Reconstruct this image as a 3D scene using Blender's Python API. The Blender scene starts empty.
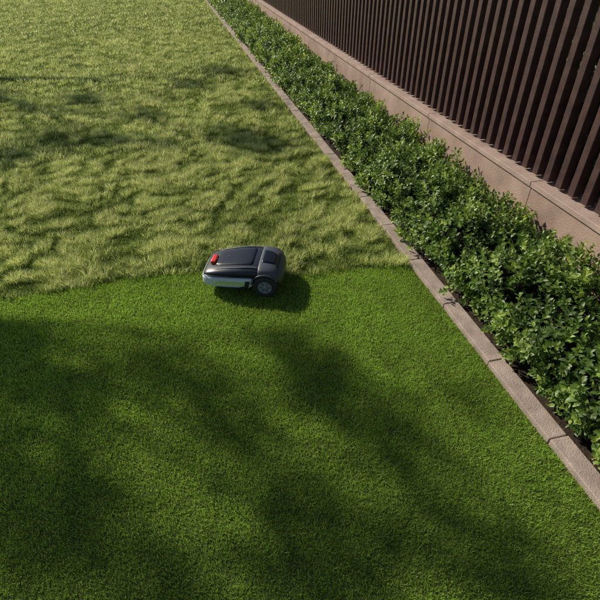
import bpy, bmesh, math, random
import numpy as np
from mathutils import Vector, Matrix
random.seed(3); rng=np.random.default_rng(7)
scn=bpy.context.scene
scn.view_settings.view_transform='Standard'
scn.view_settings.look='None'
scn.view_settings.exposure=0
# ---------------------------------------------------------------- helpers
def link(o,parent=None):
    scn.collection.objects.link(o)
    if parent: o.parent=parent
    return o
def empty(name,loc=(0,0,0),rz=0):
    o=bpy.data.objects.new(name,None); o.location=loc; o.rotation_euler[2]=rz
    return link(o)
def obj_from(name,verts,faces,mat,parent=None,smooth=False,bevel=0,subsurf=0):
    me=bpy.data.meshes.new(name); me.from_pydata([tuple(v) for v in verts],[],faces); me.update()
    bm=bmesh.new(); bm.from_mesh(me); bmesh.ops.recalc_face_normals(bm,faces=bm.faces); bm.to_mesh(me); bm.free()
    me.materials.append(mat)
    if smooth: me.shade_smooth()
    o=bpy.data.objects.new(name,me); link(o,parent)
    if bevel:
        m=o.modifiers.new('b','BEVEL'); m.width=bevel; m.segments=2; m.limit_method='ANGLE'
    if subsurf:
        m=o.modifiers.new('s','SUBSURF'); m.levels=subsurf; m.render_levels=subsurf
    return o
def boxvf(x0,x1,y0,y1,z0,z1,V,F):
    b=len(V)
    V+= [(x0,y0,z0),(x1,y0,z0),(x1,y1,z0),(x0,y1,z0),(x0,y0,z1),(x1,y0,z1),(x1,y1,z1),(x0,y1,z1)]
    F+= [tuple(b+i for i in f) for f in [(0,3,2,1),(4,5,6,7),(0,1,5,4),(1,2,6,5),(2,3,7,6),(3,0,4,7)]]
def big_mesh(name,co,quads,tris,mat,attrs={},smooth=False,parent=None):
    me=bpy.data.meshes.new(name)
    nv=len(co); me.vertices.add(nv); me.vertices.foreach_set('co',co.astype(np.float32).ravel())
    nq=len(quads); nt=len(tris)
    loops=np.concatenate([quads.ravel(),tris.ravel()]).astype(np.int32)
    me.loops.add(len(loops)); me.loops.foreach_set('vertex_index',loops)
    me.polygons.add(nq+nt)
    st=np.concatenate([np.arange(nq)*4, nq*4+np.arange(nt)*3]).astype(np.int32)
    me.polygons.foreach_set('loop_start',st)
    me.polygons.foreach_set('use_smooth',np.full(nq+nt,smooth,dtype=bool))
    me.update(calc_edges=True)
    for k,v in attrs.items():
        a=me.attributes.new(k,'FLOAT','POINT'); a.data.foreach_set('value',v.astype(np.float32))
    me.materials.append(mat)
    o=bpy.data.objects.new(name,me); return link(o,parent)
class Noise2:
    def __init__(s,seed,n=256):
        s.g=np.random.default_rng(seed).random((n,n)); s.n=n
    def __call__(s,x,y):
        x=np.asarray(x,float);y=np.asarray(y,float)
        xi=np.floor(x).astype(int); yi=np.floor(y).astype(int); fx=x-xi; fy=y-yi
        fx=fx*fx*(3-2*fx); fy=fy*fy*(3-2*fy); n=s.n
        a=s.g[xi%n,yi%n]; b=s.g[(xi+1)%n,yi%n]; c=s.g[xi%n,(yi+1)%n]; d=s.g[(xi+1)%n,(yi+1)%n]
        return (a*(1-fx)+b*fx)*(1-fy)+(c*(1-fx)+d*fx)*fy
# ---------------------------------------------------------------- materials
def newmat(name):
    m=bpy.data.materials.new(name); m.use_nodes=True
    nt=m.node_tree; nt.nodes.clear()
    out=nt.nodes.new('ShaderNodeOutputMaterial')
    return m,nt,out
def pmat(name,col,rough=.5,metal=0,noise=0,nscale=20,bump=0,bscale=80,spec=.5,coat=0,col2=None):
    m,nt,out=newmat(name)
    p=nt.nodes.new('ShaderNodeBsdfPrincipled'); nt.links.new(p.outputs[0],out.inputs[0])
    p.inputs['Roughness'].default_value=rough; p.inputs['Metallic'].default_value=metal
    p.inputs['Specular IOR Level'].default_value=spec; p.inputs['Coat Weight'].default_value=coat
    p.inputs['Base Color'].default_value=(*col,1)
    geo=nt.nodes.new('ShaderNodeTexCoord')
    if noise or col2:
        n=nt.nodes.new('ShaderNodeTexNoise'); n.inputs['Scale'].default_value=nscale; n.inputs['Detail'].default_value=6
        nt.links.new(geo.outputs['Object'],n.inputs['Vector'])
        r=nt.nodes.new('ShaderNodeValToRGB'); r.color_ramp.elements[0].position=.3; r.color_ramp.elements[1].position=.7
        c2=col2 if col2 else tuple(c*(1-noise) for c in col)
        r.color_ramp.elements[0].color=(*c2,1); r.color_ramp.elements[1].color=(*col,1)
        nt.links.new(n.outputs['Fac'],r.inputs[0]); nt.links.new(r.outputs[0],p.inputs['Base Color'])
    if bump:
        n=nt.nodes.new('ShaderNodeTexNoise'); n.inputs['Scale'].default_value=bscale; n.inputs['Detail'].default_value=8
        nt.links.new(geo.outputs['Object'],n.inputs['Vector'])
        b=nt.nodes.new('ShaderNodeBump'); b.inputs['Strength'].default_value=bump; b.inputs['Distance'].default_value=.01
        nt.links.new(n.outputs['Fac'],b.inputs['Height']); nt.links.new(b.outputs[0],p.inputs['Normal'])
    return m
def leafmat(name,ramp,trans=.3,rough=.5,spec=.5,transcol=(.2,.35,.03),patch=2.0,patchamt=.25):
    m,nt,out=newmat(name)
    at=nt.nodes.new('ShaderNodeAttribute'); at.attribute_name='rnd'
    r=nt.nodes.new('ShaderNodeValToRGB')
    while len(r.color_ramp.elements)<len(ramp): r.color_ramp.elements.new(.5)
    for e,(p_,c) in zip(r.color_ramp.elements,ramp): e.position=p_; e.color=(*c,1)
    nt.links.new(at.outputs['Fac'],r.inputs[0])
    geo=nt.nodes.new('ShaderNodeNewGeometry')
    n=nt.nodes.new('ShaderNodeTexNoise'); n.inputs['Scale'].default_value=patch; n.inputs['Detail'].default_value=4
    nt.links.new(geo.outputs['Position'],n.inputs['Vector'])
    mr=nt.nodes.new('ShaderNodeMapRange'); mr.inputs['From Min'].default_value=.3; mr.inputs['From Max'].default_value=.7
    mr.inputs['To Min'].default_value=1-patchamt; mr.inputs['To Max'].default_value=1+patchamt
    nt.links.new(n.outputs['Fac'],mr.inputs['Value'])
    mul=nt.nodes.new('ShaderNodeVectorMath'); mul.operation='SCALE'
    nt.links.new(r.outputs[0],mul.inputs[0]); nt.links.new(mr.outputs[0],mul.inputs['Scale'])
    p=nt.nodes.new('ShaderNodeBsdfPrincipled'); p.inputs['Roughness'].default_value=rough; p.inputs['Specular IOR Level'].default_value=spec
    nt.links.new(mul.outputs[0],p.inputs['Base Color'])
    t=nt.nodes.new('ShaderNodeBsdfTranslucent')
    tm=nt.nodes.new('ShaderNodeVectorMath'); tm.operation='MULTIPLY'; tm.inputs[1].default_value=transcol
    nt.links.new(mul.outputs[0],tm.inputs[0]); nt.links.new(tm.outputs[0],t.inputs['Color'])
    mx=nt.nodes.new('ShaderNodeMixShader'); mx.inputs[0].default_value=trans
    nt.links.new(p.outputs[0],mx.inputs[1]); nt.links.new(t.outputs[0],mx.inputs[2]); nt.links.new(mx.outputs[0],out.inputs[0])
    return m
M_short=leafmat('grass_short',[(0,(.17,.28,.030)),(.5,(.34,.52,.075)),(.9,(.48,.63,.14)),(1,(.66,.70,.30))],trans=.48,rough=.6,spec=.25,transcol=(1.25,1.25,1.0),patch=1.3,patchamt=.14)
M_long=leafmat('grass_long',[(0,(.12,.17,.035)),(.45,(.36,.43,.12)),(.8,(.62,.66,.27)),(1,(.80,.77,.45))],trans=.45,rough=.6,spec=.25,transcol=(1.15,1.15,1.0),patch=1.0,patchamt=.12)
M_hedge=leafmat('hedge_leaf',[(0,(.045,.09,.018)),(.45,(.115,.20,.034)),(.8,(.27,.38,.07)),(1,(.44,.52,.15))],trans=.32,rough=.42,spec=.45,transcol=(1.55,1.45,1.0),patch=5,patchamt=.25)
M_tree=leafmat('tree_leaf',[(0,(.03,.06,.012)),(1,(.07,.12,.025))],trans=.12,rough=.5,transcol=(1.5,1.6,1))
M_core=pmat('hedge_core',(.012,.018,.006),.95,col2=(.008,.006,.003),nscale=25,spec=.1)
M_soil=pmat('soil',(.06,.042,.028),.95,col2=(.025,.017,.011),nscale=30,bump=1,bscale=60,spec=.2)
M_ground=pmat('lawn_ground',(.09,.13,.025),.95,col2=(.05,.065,.018),nscale=8,bump=.6,spec=.1)
M_kerb=pmat('kerb_stone',(.44,.345,.295),.85,col2=(.25,.195,.165),nscale=9,bump=.5,bscale=120,spec=.3)
M_wall=pmat('wall_stone',(.44,.315,.255),.85,col2=(.29,.20,.16),nscale=4,bump=.4,bscale=90,spec=.3)
M_cap=pmat('wall_cap',(.44,.33,.27),.8,col2=(.31,.22,.185),nscale=6,bump=.4,bscale=90,spec=.3)
M_slat=pmat('fence_slat',(.085,.043,.042),.42,col2=(.045,.024,.025),nscale=14,bump=.15,bscale=60)
M_bark=pmat('bark',(.12,.085,.06),.9,col2=(.05,.035,.025),nscale=10,bump=.8,bscale=20)

# ---------------------------------------------------------------- light
el=math.radians(34); S=Vector((-.60*math.cos(el),.80*math.cos(el),math.sin(el))).normalized()
sun=bpy.data.lights.new('sun','SUN'); sun.energy=5.0; sun.angle=math.radians(.6); sun.color=(1,.92,.78)
so=link(bpy.data.objects.new('sun',sun)); so.rotation_euler=S.to_track_quat('Z','Y').to_euler(); so.location=(-6,8,9)
w=bpy.data.worlds.new('World'); scn.world=w; w.use_nodes=True
nt=w.node_tree; bg=nt.nodes['Background']; sky=nt.nodes.new('ShaderNodeTexSky'); sky.sky_type='NISHITA'; sky.sun_disc=False
sky.sun_elevation=el; sky.sun_rotation=math.atan2(S.x,S.y); nt.links.new(sky.outputs[0],bg.inputs[0]); bg.inputs[1].default_value=.085

# ---------------------------------------------------------------- camera
cam=bpy.data.cameras.new('camera'); cam.sensor_width=36; cam.lens=28.8; cam.clip_end=1000
co_=link(bpy.data.objects.new('camera',cam)); co_.location=(0,0,2.2)
co_.rotation_euler=(math.radians(90-37.85),0,math.radians(-14.04)); scn.camera=co_

# ---------------------------------------------------------------- ground
V=[(-300,-300,-.004),(300,-300,-.004),(300,300,-.004),(-300,300,-.004)]
obj_from('ground',V,[(0,1,2,3)],M_ground)
obj_from('soil_bed',[(1.79,-6,.0),(2.63,-6,.0),(2.63,34,.0),(1.79,34,.0)],[(0,1,2,3)],M_soil)

# ---------------------------------------------------------------- kerb
KX=1.677
V=[];F=[]; y=-6.0
while y<34:
    L=.6; j=random.uniform(-.003,.003); z=random.uniform(-.002,.002)
    boxvf(KX+j,KX+.112+j,y+.003,y+L-.003,-.05,.038+z,V,F); y+=L
obj_from('stone_kerb',V,F,M_kerb,bevel=.005)

# ---------------------------------------------------------------- wall
wall=empty('stone_wall')
V=[];F=[]; y=-6.0
WX=2.64; WH=.60
while y<34:
    boxvf(WX+random.uniform(-.001,.001),WX+.20,y+.002,y+1.798,-.1,.575,V,F)
    y+=1.8
obj_from('wall_blocks',V,F,M_wall,wall,bevel=.004)
V=[];F=[]; y=-6.0
while y<34:
    boxvf(WX-.018,WX+.22,y+.0025,y+1.7975,.577,.62+random.uniform(-.001,.001),V,F); y+=1.8
obj_from('wall_capping',V,F,M_cap,wall,bevel=.005)

# ---------------------------------------------------------------- fence
fence=empty('slatted_fence')
V=[];F=[]; y=-5.9
FX=WX+.065
while y<34:
    a=random.uniform(-.002,.002)
    boxvf(FX+a,FX+.07+a,y,y+.060,.640,1.98,V,F); y+=.14
obj_from('slats',V,F,M_slat,fence,bevel=.004)
V=[];F=[]
boxvf(FX+.074,FX+.11,-6,34,.66,.71,V,F); boxvf(FX+.074,FX+.11,-6,34,1.86,1.92,V,F)
obj_from('rails',V,F,M_slat,fence,bevel=.003)
V=[];F=[]; y=-5.9
while y<34:
    boxvf(FX+.112,FX+.15,y+1.1,y+1.15,.622,2.0,V,F); y+=2.1
obj_from('posts',V,F,M_slat,fence,bevel=.003)

# ---------------------------------------------------------------- grass
nA=Noise2(1); nB=Noise2(2); nC=Noise2(3); nD=Noise2(4)
def cut_y(x):
    base=np.interp(x,[-12,-1.5,-.6,0,.25,.6,.75,1.0,1.7],[3.7,3.27,3.34,3.31,3.33,3.14,3.06,3.04,2.99])
    return base+(nA(x*6,x*0+5)-.5)*.05+(nB(x*25,x*0+3)-.5)*.02
MC=Vector((.335,3.085)); MA=math.radians(160)
def mower_local(x,y):
    dx=x-MC.x; dy=y-MC.y; c,s=math.cos(MA),math.sin(MA)
    return dx*c+dy*s, -dx*s+dy*c
def tuft_field(x,y):
    wx=x+ (nC(x*2,y*2)-.5)*.3; wy=y+(nD(x*2,y*2)-.5)*.3
    return .55*nA(wx*7.5,wy*11)+.45*nB(wx*17+7,wy*22)
def blades(x,y,h,wd,lean,lx,ly,two):
    n=len(x); phi=rng.random(n)*math.tau
    wx=np.cos(phi)*wd/2; wy=np.sin(phi)*wd/2
    z0=np.full(n,-.004)
    vz=h*np.sqrt(np.clip(1-lean**2*.6,.15,1))
    tx=x+lx*lean*h; ty=y+ly*lean*h
    if two:
        mx=x+lx*lean*h*.35; my=y+ly*lean*h*.35; mz=vz*.62
        co=np.stack([np.stack([x-wx,y-wy,z0],1),np.stack([x+wx,y+wy,z0],1),
                     np.stack([mx+wx*.85,my+wy*.85,mz],1),np.stack([mx-wx*.85,my-wy*.85,mz],1),
                     np.stack([tx,ty,vz],1)],1).reshape(-1,3)
        b=np.arange(n)[:,None]*5
        return co,b+np.array([[0,1,2,3]]),b+np.array([[3,2,4]]),5
    co=np.stack([np.stack([x-wx,y-wy,z0],1),np.stack([x+wx,y+wy,z0],1),np.stack([tx,ty,vz],1)],1).reshape(-1,3)
    b=np.arange(n)[:,None]*3
    return co,np.zeros((0,4),int),b+np.array([[0,1,2]]),3
def make_grass(name,regions,kind,mat,parent):
    C=[];Q=[];T=[];R=[];off=0
    for (x0,x1,y0,y1,dens,wmul) in regions:
        n=int((x1-x0)*(y1-y0)*dens); x=rng.uniform(x0,x1,n); y=rng.uniform(y0,y1,n)
        cy=cut_y(x); mlx,mly=mower_local(x,y)
        if kind=='short':
            keep=(y<cy+.01)
        else:
            soft=rng.normal(0,.014,n)
            keep=(y>cy+soft)&~((np.abs(mlx)<.29)&(np.abs(mly)<.19))
        x=x[keep];y=y[keep]; n=len(x)
        ang=rng.random(n)*math.tau
        if kind=='short':
            h=rng.uniform(.010,.022,n)*(.85+.3*nA(x*9,y*9)); 
            lean=rng.uniform(.2,1.15,n); lx=np.cos(ang);ly=np.sin(ang)
            wd=rng.uniform(.0028,.0045,n)*wmul
            rnd=np.clip(rng.beta(2,2.4,n)*.8+(nB(x*14,y*14)-.5)*.25+ (rng.random(n)<.03)*.5,0,1)
            c,q,t,k=blades(x,y,h,wd,lean,lx,ly,False)
        else:
            e=.01; f0=tuft_field(x,y); gx=(tuft_field(x+e,y)-f0)/e; gy=(tuft_field(x,y+e)-f0)/e
            g=np.sqrt(gx**2+gy**2)+1e-6
            ff=np.clip((f0-.28)/.42,0,1)
            h=rng.uniform(.032,.060,n)*(.34+1.2*ff)
            k_=np.clip(g/4,0,1)*.8
            lx=-gx/g*k_+np.cos(ang)*.7; ly=-gy/g*k_+np.sin(ang)*.7
            ln=np.sqrt(lx**2+ly**2)+1e-6; lx/=ln; ly/=ln
            lean=np.clip(rng.uniform(.2,.75,n)+k_*.3,0,1.1)
            wd=rng.uniform(.0024,.0040,n)*wmul
            rnd=np.clip(rng.beta(2,2.3,n)*.75+(ff-.5)*.75+(rng.random(n)<.05)*.5,0,1)
            c,q,t,k=blades(x,y,h,wd,lean,lx,ly,True)
        C.append(c);Q.append(q+off);T.append(t+off);R.append(np.repeat(rnd,k)); off+=len(c)
    return big_mesh(name,np.concatenate(C),np.concatenate(Q),np.concatenate(T),mat,{'rnd':np.concatenate(R)},parent=parent)
lawn=empty('lawn')
X1=KX-.004
make_grass('mown_grass',[(-2.4,X1,.3,3.5,28000,1.1),(-7,-2.4,-2,3.8,2500,2.6),(-2.4,X1,-3,.3,3500,2.2)],'short',M_short,lawn)
make_grass('uncut_grass',[(-2.4,X1,2.8,6,17000,1.1),(-2.9,X1,6,9,7000,1.6),(-4.0,X1,9,15,2500,2.7),(-8,X1,15,34,800,4.6),(-9,-2.4,3.2,9,1500,3),(-12,-4,9,15,900,4.4)],'long',M_long,lawn)

# ---------------------------------------------------------------- leaf builder
def norm(a): return a/(np.linalg.norm(a,axis=1,keepdims=True)+1e-9)
def leaves(P,D,N,L,W,fold=.18):
    Sd=norm(np.cross(D,N)); N=np.cross(Sd,D); n=len(P); L=L[:,None]; W=W[:,None]
    def pt(u,v,z): return P+D*L*u+Sd*W*v+N*L*z
    vs=[pt(0,0,0),pt(.35,.5,fold*.55),pt(.35,-.5,fold*.55),pt(.35,0,.02),pt(.72,.40,.06),pt(.72,-.40,.06),pt(.72,0,-.03),pt(1,0,-.12)]
    co=np.stack(vs,1).reshape(-1,3); b=np.arange(n)[:,None]*8
    q=np.concatenate([b+np.array([[1,3,6,4]]),b+np.array([[3,2,5,6]])])
    t=np.concatenate([b+np.array([[0,3,1]]),b+np.array([[0,2,3]]),b+np.array([[4,6,7]]),b+np.array([[6,5,7]])])
    return co,q,t
HX0,HX1,HH=1.815,2.46,.44
def hedge_sprigs(y0,y1,ns,nl,lscale):
    u=rng.random(ns); y=rng.uniform(y0,y1,ns)
    pts=np.array([(HX0,.06),(HX0-.01,.33),(HX0+.10,HH),(HX1-.06,HH+.01),(HX1,.38),(HX1,.2)])
    seg=np.array([0,.30,.40,.83,.93,1.0])
    px=np.interp(u,seg,pts[:,0]); pz=np.interp(u,seg,pts[:,1])
    nx=np.interp(u,[0,.28,.36,.44,.8,.88,1],[-1,-.9,-.6,-.1,.1,.7,1]); nz=np.interp(u,[0,.28,.36,.44,.8,.88,1],[.1,.4,.8,1,1,.7,.2])
    N=norm(np.stack([nx,np.zeros(ns),nz],1))
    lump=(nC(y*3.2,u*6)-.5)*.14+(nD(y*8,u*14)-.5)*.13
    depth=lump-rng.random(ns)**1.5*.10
    P=np.stack([px,y,pz],1)+N*depth[:,None]; 
    A=norm(N*.8+np.array([[-.05,0,.55]])+rng.normal(0,.38,(ns,3)))
    ref=norm(np.cross(A,rng.normal(0,1,(ns,3)))); ref2=np.cross(A,ref)
    srnd=rng.random(ns); PP=[];DD=[];NN=[];LL=[];WW=[];RR=[]
    for k in range(nl):
        f=k/(nl-1); a=k*2.4+srnd*6
        rad=ref*np.cos(a)[:,None]+ref2*np.sin(a)[:,None]
        al=np.radians(82-52*f)+rng.normal(0,.16,ns)
        D=norm(A*np.cos(al)[:,None]+rad*np.sin(al)[:,None]+rng.normal(0,.1,(ns,3)))
        Nn=A*np.sin(al)[:,None]-rad*np.cos(al)[:,None]+rng.normal(0,.15,(ns,3))
        PP.append(P+A*(.07*f*lscale)); DD.append(D); NN.append(Nn)
        L=rng.uniform(.036,.056,ns)*(1-.35*f)*lscale; LL.append(L); WW.append(L*rng.uniform(.48,.62,ns))
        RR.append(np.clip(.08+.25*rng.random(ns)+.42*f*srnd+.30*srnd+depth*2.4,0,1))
    P=np.concatenate(PP);D=np.concatenate(DD);N=np.concatenate(NN);L=np.concatenate(LL);W=np.concatenate(WW);R=np.concatenate(RR)
    ok=P[:,2]>.03
    P,D,N,L,W,R=P[ok],D[ok],N[ok],L[ok],W[ok],R[ok]
    D=norm(D); co,q,t=leaves(P,D,norm(N),L,W); return co,q,t,np.repeat(R,8)
hedge=empty('garden_hedge')
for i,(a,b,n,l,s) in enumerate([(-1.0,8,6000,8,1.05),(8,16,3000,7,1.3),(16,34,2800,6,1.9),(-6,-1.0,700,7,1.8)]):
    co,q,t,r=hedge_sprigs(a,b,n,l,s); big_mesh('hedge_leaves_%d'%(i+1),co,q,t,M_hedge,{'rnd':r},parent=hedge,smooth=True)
ys=np.arange(-6,34,.08); V=[];F=[]
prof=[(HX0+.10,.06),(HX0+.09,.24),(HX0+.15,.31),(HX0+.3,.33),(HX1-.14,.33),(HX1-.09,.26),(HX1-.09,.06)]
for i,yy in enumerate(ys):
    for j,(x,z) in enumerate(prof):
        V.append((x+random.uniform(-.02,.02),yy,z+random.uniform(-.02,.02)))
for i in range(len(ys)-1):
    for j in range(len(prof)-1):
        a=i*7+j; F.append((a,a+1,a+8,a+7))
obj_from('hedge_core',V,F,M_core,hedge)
def tube(path,rad,V,F,n=6):
    b=len(V)
    for i,(p,r) in enumerate(zip(path,rad)):
        p=Vector(p); d=(Vector(path[min(i+1,len(path)-1)])-Vector(path[max(i-1,0)])).normalized()
        u=d.orthogonal().normalized(); v=d.cross(u)
        for k in range(n):
            a=math.tau*k/n; V.append(tuple(p+(u*math.cos(a)+v*math.sin(a))*r))
    for i in range(len(path)-1):
        for k in range(n):
            F.append((b+i*n+k,b+i*n+(k+1)%n,b+(i+1)*n+(k+1)%n,b+(i+1)*n+k))
V=[];F=[]
for i in range(300):
    x=random.uniform(HX0+.02,HX0+.25); y=random.uniform(-1,9)
    tube([(x,y,0),(x+random.uniform(-.04,.02),y+random.uniform(-.04,.04),.15),(x+random.uniform(-.08,.05),y+random.uniform(-.08,.08),.30)],[.006,.005,.003],V,F,5)
obj_from('hedge_stems',V,F,M_bark,hedge)

# dark shrubbery beyond the fence
bh=empty('background_hedge')
n=22000; y=rng.uniform(-4,34,n); z=rng.uniform(.1,2.3,n); x=3.35+rng.random(n)*.25+(nA(y*2,z*2)-.5)*.3
P=np.stack([x,y,z],1); D=norm(rng.normal(0,1,(n,3))+np.array([[-.5,0,-.3]])); N=norm(rng.normal(0,.6,(n,3))+np.array([[-1,0,.6]]))
L=rng.uniform(.07,.13,n); co,q,t=leaves(P,D,N,L,L*.6); big_mesh('shrub_leaves',co,q,t,M_tree,{'rnd':np.repeat(rng.random(n)*.6,8)},parent=bh)
V=[];F=[]; boxvf(3.55,4.4,-5,34,0,2.15,V,F); obj_from('shrub_core',V,F,M_core,bh)

# ---------------------------------------------------------------- trees (cast the dappled shade)
def tree(name,base,fork_h,clumps):
    e=empty(name); V=[];F=[]
    bx,by=base
    fork=Vector((bx+.15,by-.1,fork_h))
    tube([(bx,by,-.1),(bx,by,.15),(bx+.04,by,fork_h*.5),tuple(fork)],[.30,.22,.18,.15],V,F,12)
    mains=[]
    for k in range(6):
        c=Vector(random.choice(clumps)[:3]); m=fork.lerp(c,.55)+Vector((0,0,.5)); mains.append(m)
        tube([tuple(fork),tuple(fork.lerp(m,.5)+Vector((random.uniform(-.2,.2),random.uniform(-.2,.2),.15))),tuple(m)],[.10,.07,.045],V,F,7)
    P=[];rn=[]
    for c in clumps:
        p=Vector(c[:3]); r=c[3]; m=min(mains,key=lambda q:(q-p).length)
        mid=m.lerp(p,.5)+Vector((random.uniform(-.15,.15),random.uniform(-.15,.15),random.uniform(0,.25)))
        tube([tuple(m),tuple(mid),tuple(p)],[.04,.022,.01],V,F,5)
        n=int(c[4]*(r/.45)**2)
        q=rng.normal(0,1,(n,3))*np.array([r*.42,r*.42,r*.30])+np.array(p); P.append(q); rn.append(rng.random(n))
    obj_from('trunk_and_limbs',V,F,M_bark,e,smooth=True)
    P=np.concatenate(P); n=len(P); D=norm(rng.normal(0,1,(n,3))+np.array([[0,0,-.3]])); N=norm(rng.normal(0,.7,(n,3))+np.array([[0,0,1]]))
    L=rng.uniform(.07,.11,n); co,q,t=leaves(P,D,N,L,L*.62); big_mesh('foliage',co,q,t,M_tree,{'rnd':np.repeat(np.concatenate(rn),8)},parent=e)
def up(x,y,L): 
    return (x+S.x*L,y+S.y*L,S.z*L)
T1=[(-1.30,2.65,.38,360),(-1.55,2.15,.5,380),(-.85,2.1,.36,330),(-.30,2.25,.28,250),(-.85,1.45,.42,330),(.05,1.75,.30,270),(.3,1.05,.42,300),
    (.66,1.97,.30,330),(.84,1.55,.34,330),(.52,2.3,.22,220),(1.42,1.6,.18,110),(1.0,.7,.35,240),(-1.9,3.1,.33,260),(-.3,.7,.45,300)]
cl=[]
for (x,y,r,n) in T1:
    L=random.uniform(11.5,14.5); cl.append((*up(x,y,L),r,n))
for i in range(28):
    x=random.uniform(-5.4,-3.0); y=random.uniform(-.5,5.0); cl.append((*up(x,y,random.uniform(11,15.5)),random.uniform(.45,.7),260))
tree('shade_tree',(-9.6,10.6),4.2,cl)
T2=[(1.05,5.85,.42,380),(.75,6.3,.45,380),(-.15,6.2,.28,260),(-1.5,6.7,.42,360),(-.85,6.6,.38,330),(-2.1,6.3,.45,340),(1.3,7.6,.35,260),(-1.4,8.6,.45,300),(.3,9.2,.45,300),(-1.75,4.2,.20,130),(1.0,10,.5,300),(-.4,7.5,.35,260)]
cl=[]
for (x,y,r,n) in T2: cl.append((*up(x,y,random.uniform(12,15)),r,n))
for i in range(20):
    x=random.uniform(-5.4,-3.0); y=random.uniform(6.4,10.5); cl.append((*up(x,y,random.uniform(12,15.5)),random.uniform(.45,.7),260))
tree('shade_tree',(-10.0,17.0),4.6,cl)

# ---------------------------------------------------------------- robotic mower
mow=empty('robotic_lawn_mower',(MC.x,MC.y,.012),MA)
silver=pmat('mower_silver',(.58,.62,.68),.38,noise=.05,nscale=60,coat=.3)
char=pmat('mower_charcoal',(.016,.020,.032),.34,noise=.2,nscale=40,spec=.4)
black=pmat('mower_black',(.005,.007,.014),.30,spec=.4)
midg=pmat('mower_grey',(.085,.09,.105),.45,spec=.4)
rub=pmat('mower_rubber',(.022,.022,.025),.75,bump=.3)
hubm=pmat('mower_hub',(.20,.22,.26),.45)
red=pmat('mower_red',(.70,.03,.02),.4,spec=.4)
lime=pmat('mower_lime',(.62,.85,.06),.5)
def loft(name,secs,mat,n=3.5,N=40,ss=1):
    V=[];F=[]
    for s in secs:
        x,hw,zb,zt=s[:4]; ne=s[4] if len(s)>4 else n; zc=(zb+zt)/2; hh=(zt-zb)/2
        for k in range(N):
            a=math.tau*k/N; c,si=math.cos(a),math.sin(a)
            V.append((x,hw*math.copysign(abs(c)**(2/ne),c),zc+hh*math.copysign(abs(si)**(2/ne),si)))
    m=len(secs)
    for i in range(m-1):
        for k in range(N):
            F.append((i*N+k,i*N+(k+1)%N,(i+1)*N+(k+1)%N,(i+1)*N+k))
    F.append(tuple(range(N))); F.append(tuple((m-1)*N+k for k in range(N)))
    return obj_from(name,V,F,mat,mow,smooth=True,subsurf=ss)
loft('side_skirt',[(.308,.09,.065,.115),(.305,.13,.055,.125),(.29,.162,.048,.132),(.26,.182,.042,.140),(.18,.192,.04,.146),(.05,.195,.04,.152),(-.05,.195,.042,.156),(-.085,.194,.06,.156),(-.095,.19,.075,.15)],silver,5)
loft('underbody',[(.28,.13,.035,.08),(.2,.16,.028,.1),(-.2,.15,.028,.1),(-.29,.12,.04,.1)],black,5)
loft('top_shell',[(.298,.115,.118,.132),(.29,.14,.112,.148),(.265,.160,.11,.166),(.20,.176,.11,.187),(.10,.184,.11,.208),(0,.187,.11,.224),(-.10,.187,.11,.231),(-.20,.178,.11,.224),(-.26,.165,.11,.205),(-.285,.15,.115,.185)],char,3.0)
loft('rear_cover',[(-.128,.188,.135,.229,3.2),(-.134,.192,.13,.234,3.2),(-.19,.191,.125,.230,3.4),(-.25,.180,.10,.210,3.4),(-.285,.163,.08,.182,3.4),(-.302,.14,.08,.158,3.4),(-.310,.10,.09,.14,3)],midg,3.2)
loft('top_hatch',[(.215,.07,.16,.186,5),(.205,.095,.16,.194,5),(.10,.112,.18,.2125,5),(0,.118,.19,.229,5),(-.08,.118,.20,.236,5),(-.092,.112,.20,.233,5)],black,7)
loft('rear_hatch',[(-.145,.085,.2,.236,6),(-.152,.09,.2,.240,6),(-.20,.085,.2,.235,6),(-.245,.07,.19,.218,6),(-.252,.06,.19,.206,6)],black,6)
for sgn in (1,-1):
    V=[];F=[]
    pts=[(.262,.120,.158),(.18,.136,.1855),(.08,.143,.205),(-.02,.147,.2195),(-.122,.147,.226)]
    tube([(x,y*sgn,z-.0022) for x,y,z in pts],[.003,.0042,.0042,.0042,.003],V,F,8)
    obj_from('shoulder_trim',V,F,hubm,mow,smooth=True)
    V=[];F=[]
    tube([(.285,.150*sgn,.135),(.25,.176*sgn,.147),(.15,.190*sgn,.154),(.0,.1925*sgn,.160),(-.1,.1925*sgn,.163)],[.004]*5,V,F,8)
    obj_from('side_groove',V,F,black,mow,smooth=True)
    V=[(-.04,.1975*sgn,.125),(-.075,.1975*sgn,.125),(-.06,.1985*sgn,.07),(.02,.1985*sgn,.055),(.18,.1955*sgn,.055),(.12,.1985*sgn,.063),(.02,.1985*sgn,.066),(-.03,.1985*sgn,.08)]
    obj_from('skirt_inset',V,[tuple(range(8))],char,mow)
def disc(name,x,y,z0,z1,r,mat,sx=1):
    V=[];F=[];N=28
    for (z,rr) in ((z0,r),(z1-.003,r),(z1,r*.86)):
        for k in range(N):
            a=math.tau*k/N; V.append((x+math.cos(a)*rr*sx,y+math.sin(a)*rr,z))
    for i in range(2):
        for k in range(N): F.append((i*N+k,i*N+(k+1)%N,(i+1)*N+(k+1)%N,(i+1)*N+k))
    F.append(tuple(2*N+k for k in range(N)))
    return obj_from(name,V,F,mat,mow,smooth=False)
disc('stop_button_base',.225,.02,.15,.198,.036,midg,.8)
V=[];F=[]; boxvf(.205,.245,-.03,.07,.17,.205,V,F); obj_from('stop_button',V,F,red,mow,bevel=.009)
disc('status_lamp',.12,0,.2,.2125,.009,midg)
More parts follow.
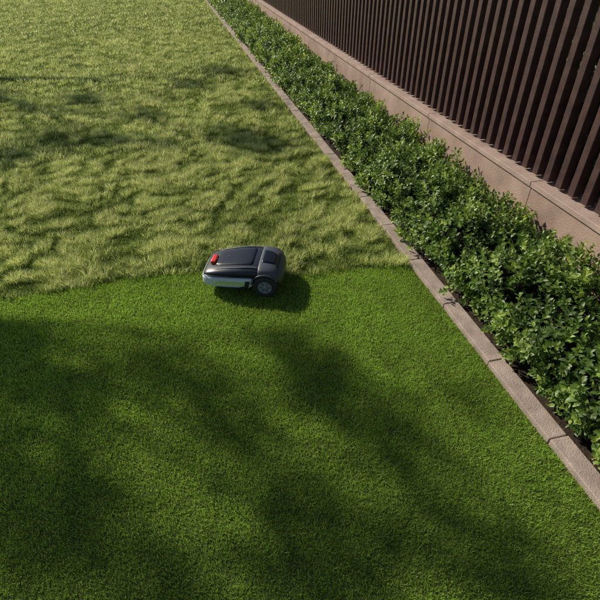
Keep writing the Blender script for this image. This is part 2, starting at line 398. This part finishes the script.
def wheel(name,x,y,r,wd,hub=True):
    e=bpy.data.objects.new(name,None); link(e,mow); e.location=(x,y,r-.012)
    V=[];F=[];N=64
    prof=[(-.5,.55),(-.5,.82),(-.42,.95),(-.2,1.0),(.2,1.0),(.42,.95),(.5,.82),(.5,.55)]
    for k in range(N):
        a=math.tau*k/N; tread=1.0 if (k//2)%2 else .955
        for (u,q) in prof:
            rr=r*q*(tread if q>.9 else 1); V.append((math.cos(a)*rr,u*wd,math.sin(a)*rr))
    m=len(prof)
    for k in range(N):
        for j in range(m-1):
            k2=(k+1)%N; F.append((k*m+j,k*m+j+1,k2*m+j+1,k2*m+j))
    obj_from('tyre',V,F,rub,e)
    V=[];F=[]
    pr=[(.30,.62),(.46,.60),(.50,.52),(.44,.40),(.40,.2),(.48,.16),(.52,.0001)]
    for sg in (1,-1):
        b=len(V)
        for k in range(40):
            a=math.tau*k/40
            for j,(u,q) in enumerate(pr):
                V.append((math.cos(a)*r*q,sg*u*wd,math.sin(a)*r*q))
        m=len(pr)
        for k in range(40):
            for j in range(m-1):
                k2=(k+1)%40; F.append((b+k*m+j,b+k*m+j+1,b+k2*m+j+1,b+k2*m+j))
    obj_from('hub',V,F,hubm,e,smooth=True)
    V=[];F=[]
    for k in range(6):
        a=math.tau*k/6
        for sg in (1,-1):
            c,s=math.cos(a),math.sin(a); b=len(V); z0=sg*wd*.43; z1=sg*wd*.50
            for rr,hw in ((.2,.05),(.52,.035)):
                for t in (-1,1):
                    for zz in (z0,z1): V.append(((c*rr-s*hw*t)*r,zz,(s*rr+c*hw*t)*r))
            F+=[(b+1,b+3,b+7,b+5),(b,b+1,b+5,b+4),(b+2,b+3,b+7,b+6),(b+4,b+5,b+7,b+6)]
    obj_from('spokes',V,F,midg,e)
for sg in (1,-1):
    wheel('rear_wheel',-.185,.178*sg,.094,.048)
    wheel('front_caster',.19,.10*sg,.036,.03)
    V=[];F=[]
    pts=[(-.185+math.cos(a)*.104,.195*sg,.085+math.sin(a)*.104) for a in np.linspace(.15,2.6,12)]
    tube(pts,[.006]*12,V,F,8); obj_from('wheel_arch',V,F,midg,mow,smooth=True)
cu=bpy.data.curves.new('side_lettering','FONT'); cu.body='LAWNMOWER'; cu.size=.033; cu.extrude=.001; cu.offset=.0006; cu.materials.append(lime)
cu.align_x='CENTER'
t=bpy.data.objects.new('side_lettering',cu); link(t,mow)
t.matrix_local=Matrix(((-1,0,0,.08),(0,0,1,.1985),(0,1,0,.088),(0,0,0,1)))
print('done')
